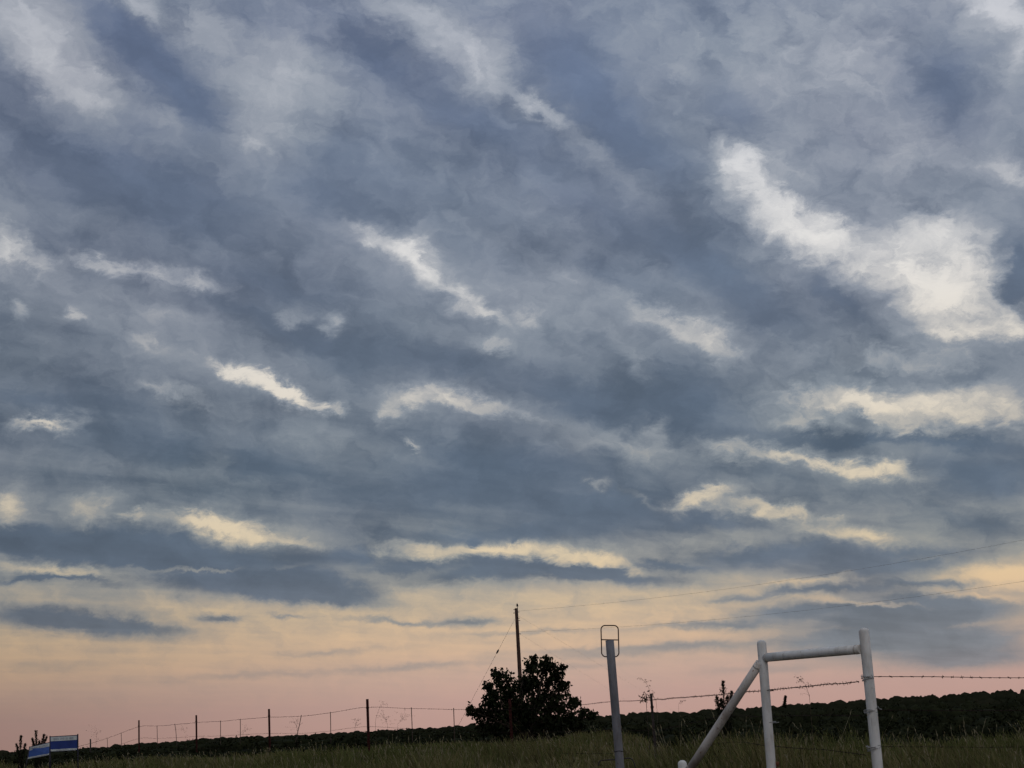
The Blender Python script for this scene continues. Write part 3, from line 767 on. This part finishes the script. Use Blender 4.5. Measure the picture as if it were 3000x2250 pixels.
S1 = [(150, 2205, 86), (265, 2178, 72), (330, 2157, 67.5), (407, 2129, 62), (460, 2127, 59), (517, 2122.5, 56), (575, 2117, 53), (646, 2113, 50), (704, 2108, 48), (788, 2101, 45),
      (883, 2098, 42.6), (968, 2088, 40.5), (1076, 2072, 38), (1206, 2076, 36), (1330, 2078, 34.3), (1400, 2080, 33.3), (1493, 2079, 32), (1705, 2065, 28),
      (1780, 2056, 26.5), (1907, 2050, 24), (2110, 2035, 17.85), (2239, 2023, 15.4), (2400, 2007, 13.1), (2516, 1997, 11.75)]
def strand(points, parent, o, name='wire', r=.0030, barb=.115, blen=.016, br=.0019, seed=1, jit=.003):
    rr = np.random.default_rng(seed)
    path = spline(points, 6)
    L0 = [0]
    for a, b in zip(path, path[1:]): L0.append(L0[-1]+(b-a).length)
    n = max(8, int(L0[-1]/.5)); pts = []
    arr = np.array([q[:] for q in path]); tt = np.linspace(0, L0[-1], n)
    pp = np.stack([np.interp(tt, L0, arr[:, k]) for k in range(3)], 1) + rr.normal(size=(n, 3))*jit
    w = MB(o); w.tube([Vector(q) for q in pp], r, 5)
    wo_ = w.build(name, M['wire'], parent)
    bm_ = MB(o); tb = np.arange(.1, L0[-1], barb)
    bp = np.stack([np.interp(tb, tt, pp[:, k]) for k in range(3)], 1)
    for q in bp:
        for _ in range(2):
            v = Vector(rr.normal(size=3)).normalized()*blen
            bm_.tube([Vector(q)-v, Vector(q)+v], br, 3, caps=False)
        bm_.tube([Vector(q)-Vector((.008, 0, 0)), Vector(q)+Vector((.008, 0, 0))], br*2.0, 4)
    bo = bm_.build('barbs', M['wire'], wo_, sm=False); bo['kind'] = 'stuff'
    return wo_
A = [px(*q) for q in S1]
strand(A, fence, FO, seed=1)
strand([q - Vector((0, 0, .43)) if q.y > 20 else q - Vector((0, 0, .235)) for q in A], fence, FO, r=.0022, blen=.012, br=.0014, seed=2)
strand([Vector((q.x, q.y, max(q.z-(.80 if q.y > 20 else .50), g1(q.x, q.y)+.18))) for q in A], fence, FO, r=.0018, blen=.010, br=.0012, seed=3)
for (x0, y0, x1, y1, d) in ((314, 2163, 315, 2188, 68.6), (355, 2149, 356, 2182, 65.6), (460, 2127, 461, 2175, 59), (512, 2122, 517, 2170, 56), (646, 2113, 646, 2165, 50), (704, 2108, 704, 2162, 48),
                         (883, 2097, 870, 2155, 42.6), (968, 2088, 969, 2155, 40.5), (1205, 2075, 1208, 2150, 36), (1329, 2077, 1331, 2150, 34.3)):
    a, b = px(x0, y0, d), px(x1, y1, d)
    mid = a.lerp(b, .5) + Vector((.012 if x0 == 512 else .002, 0, 0))
    MB(FO).tube(spline([a+Vector((0, 0, .02)), mid, b, b+(b-a)*.35], 3), .0095, 6).build('stay', M['stay'], fence)

# ================================================================== white pipe corner brace
dR, dL, dS = 11.7, 12.5, 13.0
pR, pL, pS = px(2531, 1850, dR), px(2231, 1885, dL), px(1999, 2237, dS)
brace = thing('pipe_corner_brace', (pL.x, pL.y, g1(pL.x, pL.y)), 'white painted pipe fence corner with top rail and slanting brace', 'fence corner')
BO = Vector(brace.location)
def pipe(name, a, b, r, material='white', parent=brace, o=BO, dome=False, seg=24, n=5):
    mb = MB(o); mb.tube([Vector(a).lerp(Vector(b), i/(n-1)) for i in range(n)], r, seg, dome=dome)
    return mb.build(name, M[material], parent)
def foot(p, lean=0.0): return Vector((p.x+lean, p.y, g1(p.x, p.y)-.15))
postR = pipe('post', foot(pR, .012), pR, .0365, dome=True)
postL = pipe('post', foot(pL, -.004), pL, .0350, dome=True)
stub = pipe('stub_post', foot(pS), pS, .0345, dome=True)
rl0, rl1 = px(2237, 1927, dL), px(2522, 1902, dR)
pipe('rail', rl0, rl1, .0330)
dg0, dg1 = px(2226, 1942, dL), px(2016, 2262, dS-.05)
pipe('slanting_brace', dg0, dg1, .0330, 'white2')
for (c, dirv, rr) in ((rl0, (rl1-rl0).normalized(), .0355), (rl1, (rl0-rl1).normalized(), .0355), (dg0, (dg1-dg0).normalized(), .0355), (dg1, (dg0-dg1).normalized(), .0355)):
    q = c + dirv*.040
    pipe('weld', q-dirv*.005, q+dirv*.005, .0342, 'white2', seg=20, n=3)
def wrap(post, x, y, d, turns, r, ends, name='wire_wrap', material='galv'):
    c = px(x, y, d); pts = []
    for i in range(int(turns*14)+1):
        w = 2*math.pi*i/14
        rr = r + .003 + .004*math.sin(i*1.7)
        pts.append(c + Vector((math.cos(w)*rr, math.sin(w)*rr, -.012*turns/2 + .012*i/14 + .006*math.sin(w*1.3+1))))
    mb = MB(BO); mb.tube(pts, .0028, 5)
    for e in ends:
        q = [px(*k) for k in e]; mb.tube(spline(q, 4), .0024, 4)
    return mb.build(name, M[material], brace)
wrap(postR, 2541, 1986, dR, 3.2, .0375, [[(2556, 1982, dR-.05), (2552, 1976, dR-.06), (2560, 1990, dR-.05)], [(2526, 1976, dR), (2524, 1984, dR-.05), (2532, 1992, dR-.06)]])
wrap(postR, 2548, 2084, dR, 2.3, .0375, [[(2566, 2078, dR-.05), (2572, 2070, dR-.1), (2576, 2076, dR-.1), (2584, 2078, dR-.1)], [(2566, 2086, dR-.05), (2573, 2090, dR-.07)], [(2535, 2086, dR-.05), (2530, 2088, dR-.05), (2536, 2080, dR-.06)]])
wrap(postR, 2557, 2193, dR, 3.0, .0375, [[(2572, 2184, dR-.05), (2581, 2184, dR-.08), (2577, 2192, dR-.06)], [(2543, 2190, dR-.06), (2540, 2183, dR-.06)]])
wrap(postL, 2252, 2024, dL, 1.2, .0355, [], material='wire')
wrap(postL, 2259, 2118, dL, 1.2, .0355, [[(2272, 2118, dL-.05), (2276, 2117, dL-.06), (2282, 2116, dL-.06)]])
rs_ = px(2275, 2242, dL-.036); MB(BO).tube([px(2277, 2232, dL-.02), px(2279, 2246, dL-.02)], .012, 8).build('rust_patch', M['rust'], brace)

# right-hand fence run, tied to the right post
run = thing('barbed_wire_run', (5.5, 12.6, g1(5.5, 12.6)), 'barbed wire strands running from the tall white post out of the right edge', 'barbed wire')
RO = Vector(run.location)
T1 = [(2548, 1983, dR), (2563, 1981, 11.72), (2603, 1978, 11.78), (2640, 1984, 11.85), (2680, 1987, 11.9), (2722, 1982, 12.0), (2800, 1985, 12.2), (2900, 1986, 12.4), (3000, 1986, 12.6), (3300, 1985, 13.2), (3700, 1980, 14)]
strand([px(*q) for q in T1], run, RO, r=.0026, barb=.105, blen=.014, br=.0018, seed=11, jit=.0015)
strand([px(x, y+97-(x-2548)*.004, d) for x, y, d in T1[:1]+T1[6:]], run, RO, r=.0022, barb=.105, blen=.014, br=.0018, seed=12, jit=.0015)
strand([px(x, y+205-(x-2548)*.006, d) for x, y, d in T1[:1]+T1[6:]], run, RO, r=.0015, barb=.105, blen=.010, br=.0012, seed=13, jit=.0015)

# ================================================================== grey gate post with a welded rod hoop
dG = 14.7
gt0 = px(1786, 1876, dG)
gp = thing('gate_post', (gt0.x, gt0.y, g1(gt0.x, gt0.y)), 'grey steel pipe post with a rounded rod hoop welded on top', 'post')
GO = Vector(gp.location)
pipe('post_pipe', foot(gt0, .035), gt0, .0375, 'grey', gp, GO, seg=24, n=7)
def rrect(x0, y0, x1, y1, r, d, skew=0.0, a0=0, full=True):
    pts = []
    for (cx, cy, s) in ((x1-r, y0+r, -90), (x1-r, y1-r, 0), (x0+r, y1-r, 90), (x0+r, y0+r, 180)):
        for k in range(0, 91, 15):
            x = cx+r*math.cos(R(s+k)); y = cy+r*math.sin(R(s+k))
            pts.append(px(x+(y-y0)*skew, y, d))
    return pts
up_pts = rrect(1760.5, 1832.5, 1811, 1924, 12, dG-.004, .027)
# the hoop passes behind the pipe: open below, its ends meet the pipe wall
hp = up_pts[14:] + up_pts[:14]
lo = [p for p in up_pts]
ring_ = [px(1789.0, 1832.5, dG)] + up_pts[0:14] + [px(1795, 1924, dG)]
MB(GO).tube(ring_, .0052, 8).build('hoop', M['hoop'], gp)
ring2 = [px(1777, 1924, dG)] + up_pts[14:] + [px(1789.0, 1832.5, dG)]
MB(GO).tube(ring2, .0052, 8).build('hoop', M['hoop'], gp)
MB(GO).tube([px(1762, 1874, dG), px(1812.5, 1875, dG)], .0050, 8).build('crossbar', M['hoop'], gp)
lowp = [px(1753, 2244, dG+.1), px(1755, 2234, dG+.1), px(1763, 2228, dG+.1), px(1790, 2226, dG+.06), px(1812, 2225, dG+.05), px(1838, 2221, dG+.1), px(1850, 2223, dG+.1), px(1857, 2234, dG+.1), px(1862, 2250, dG+.1)]
MB(GO).tube(spline(lowp, 3), .0055, 8).build('lower_hoop', M['dark_steel'], gp)
cw = px(1812, 2201, dG); pts = [cw + Vector((math.cos(w)*.040, math.sin(w)*.040, .004*math.sin(w*3))) for w in np.linspace(0, 6.283*1.5, 24)]
MB(GO).tube(pts, .003, 5).build('wire_wrap', M['wire'], gp)

# ================================================================== utility pole, its wires and guy
dP = 109.0
ptop = px(1512.5, 1782, dP)
pole = thing('utility_pole', (ptop.x, ptop.y, g1(ptop.x, ptop.y)), 'brown wooden utility pole rising behind the round tree', 'pole')
PO = Vector(pole.location); pb = Vector((ptop.x+.02, ptop.y, PO.z-.3))
MB(PO).tube([pb.lerp(ptop, i/8) for i in range(9)], [.150-.045*i/8 for i in range(9)], 12).build('shaft', M['pole'], pole)
ip = px(1516.5, 1783, dP-.05); it = px(1515.6, 1776, dP-.05)
MB(PO).tube([ip-Vector((0, 0, .25)), it], .022, 6).build('pin', M['dark_steel'], pole)
ins = MB(PO); z0 = it.z
for (h0, r_) in ((0, .05), (.03, .085), (.06, .05), (.09, .075), (.13, .045), (.16, .05), (.19, .03)): pass
prof = [(0, .045), (.02, .085), (.05, .05), (.07, .080), (.11, .045), (.14, .062), (.18, .05), (.20, .01)]
ins.tube([Vector((it.x, it.y, z0-.02+h)) for h, _ in prof], [r for _, r in prof], 10)
ins.build('insulator', M['porcelain'], pole)
for (x, y, s_) in ((1507, 1786, -1), (1506, 1796, -1), (1519, 1793, 1), (1520.5, 1811, 1), (1521.5, 1818, 1), (1523, 1857, 1)):
    c = px(x, y, dP-.05); MB(PO).tube([c-Vector((s_*.10, 0, 0)), c+Vector((s_*.06, 0, 0))], .022, 6).build('bolt', M['dark_steel'], pole)
MB(PO).box(px(1516.3, 1796, dP-.10), .05, .04, .62).build('bracket', M['dark_steel'], pole, sm=False)

def cable(name, a, b, sag, t1, r, label, n=26):
    e = thing(name, a, label, 'power line')
    pts = []
    for i in range(n+1):
        t = t1*i/n; p = a.lerp(b, t) if t <= 1 else a + (b-a)*t
        p = p - Vector((0, 0, sag*4*t*(1-t))) ; pts.append(p)
    MB(a).tube(pts, r, 5).build('wire', M['cable'], e)
cable('power_line', px(1516, 1790, dP), px(3000, 1582, 81), .42, 1.9, .0048, 'upper power line climbing from the pole to the right edge')
cable('power_line', px(1523, 1851, dP), px(3000, 1703, 81), .42, 1.9, .0048, 'lower power line from the pole to the right edge')
cable('power_line', px(1520, 1805, dP), px(1985, 2092, 440), -.2, 1.0, .0040, 'upper of two faint wires dropping from the pole towards the grey post')
cable('power_line', px(1524, 1858, dP), px(1890, 2088, 430), -.1, 1.0, .0036, 'lower of two faint wires dropping from the pole behind the tree')
ga = px(1507.5, 1815, dP); gb = px(1325, 2160, dP-1); gb.z = g1(gb.x, gb.y)
guy = thing('guy_wire', gb, 'thin guy wire slanting down left from the utility pole', 'guy wire')
gi_ = ga.lerp(gb, .277)
MB(gb).tube([ga, gi_, gb], .008, 5).build('wire', M['cable'], guy)
gd = (gb-ga).normalized()
MB(gb).tube([gi_-gd*.16, gi_-gd*.1, gi_, gi_+gd*.1, gi_+gd*.16], [.02, .05, .06, .05, .02], 8).build('strain_insulator', M['porcelain'], guy)

# ================================================================== two small blue signs
def sign(label, TL, TR, BR, BL, d, post_l, post_r, seed, rot_d=0.0, paint='blue'):
    r = np.random.default_rng(seed)
    b = px((BL[0]+BR[0])/2, 2262, d); b.z = g1(b.x, b.y)
    t = thing('yard_sign', b, label, 'sign')
    c = [px(TL[0], TL[1], d), px(TR[0], TR[1], d+rot_d), px(BR[0], BR[1], d+rot_d), px(BL[0], BL[1], d)]
    n = (c[1]-c[0]).cross(c[3]-c[0]).normalized()
    if n.y < 0: n = -n
    def at(u, v): return c[0].lerp(c[1], u).lerp(c[3].lerp(c[2], u), v)
    def patch(name, u0, v0, u1, v1, off, th, material, parent):
        q = [at(u0, v0)-n*off, at(u1, v0)-n*off, at(u1, v1)-n*off, at(u0, v1)-n*off]
        return MB(b).prism(q, n, th).build(name, M[material], parent, sm=False)
    pn = patch('panel', 0, 0, 1, 1, 0, .010, paint, t)
    tb_ = patch('top_band', .012, .02, .99, .30, .004, .003, 'band', pn)
    bb_ = patch('bottom_band', .012, .86, .99, .99, .004, .003, 'band', pn)
    for (a, e) in ((at(-.01, -.02), at(1.01, -.02)), (at(-.01, 1.02), at(1.01, 1.02))): MB(b).tube([a, e], .006, 6).build('frame_bar', M['frame'], t)
    for (band, v0, v1, u0, u1) in ((tb_, .08, .24, .05, .86), (bb_, .885, .97, .22, .95)):      # worn lettering, too far off to read
        mb = MB(b); u = u0
        while u < u1:
            w = r.uniform(.018, .034)
            if r.uniform() < .86:
                for k in range(2):
                    uu = u+w*k*.8; sl = r.uniform(-.008, .008)
                    q = [at(uu, v0)-n*.0065, at(uu+.008, v0)-n*.0065, at(uu+.008+sl, v1)-n*.0065, at(uu+sl, v1)-n*.0065]
                    mb.prism(q, n, .002)
                vm_ = r.uniform(v0, v1-.02)
                q = [at(u, vm_)-n*.0068, at(u+w*.85, vm_)-n*.0068, at(u+w*.85, vm_+.018)-n*.0068, at(u, vm_+.018)-n*.0068]
                mb.prism(q, n, .002)
            u += w*1.45
        lo_ = mb.build('lettering', M['ink'], band, sm=False); lo_['kind'] = 'stuff'
    for (x0, y0, x1, y1) in (post_l, post_r):
        a, e = px(x0, y0, d+.012), px(x1, y1, d+.012); e.z = min(e.z, g1(e.x, e.y)-.05)
        MB(b).tube([a, e], .0125, 8).build('stake', M['frame'], t)
sign('upright dark blue sign with two white bands on black stakes', (147.5, 2159), (226, 2154.5), (226, 2197.5), (148, 2202), 34.0,
     (146.5, 2156, 148.5, 2262), (228, 2150, 229, 2262), 1)
sign('tilted lighter blue sign with two white bands behind the upright one', (87, 2189), (147, 2175), (147, 2211.5), (79.5, 2224), 34.6,
     (87.5, 2187, 66, 2262), (147, 2173, 143, 2262), 2, .35, 'blue2')
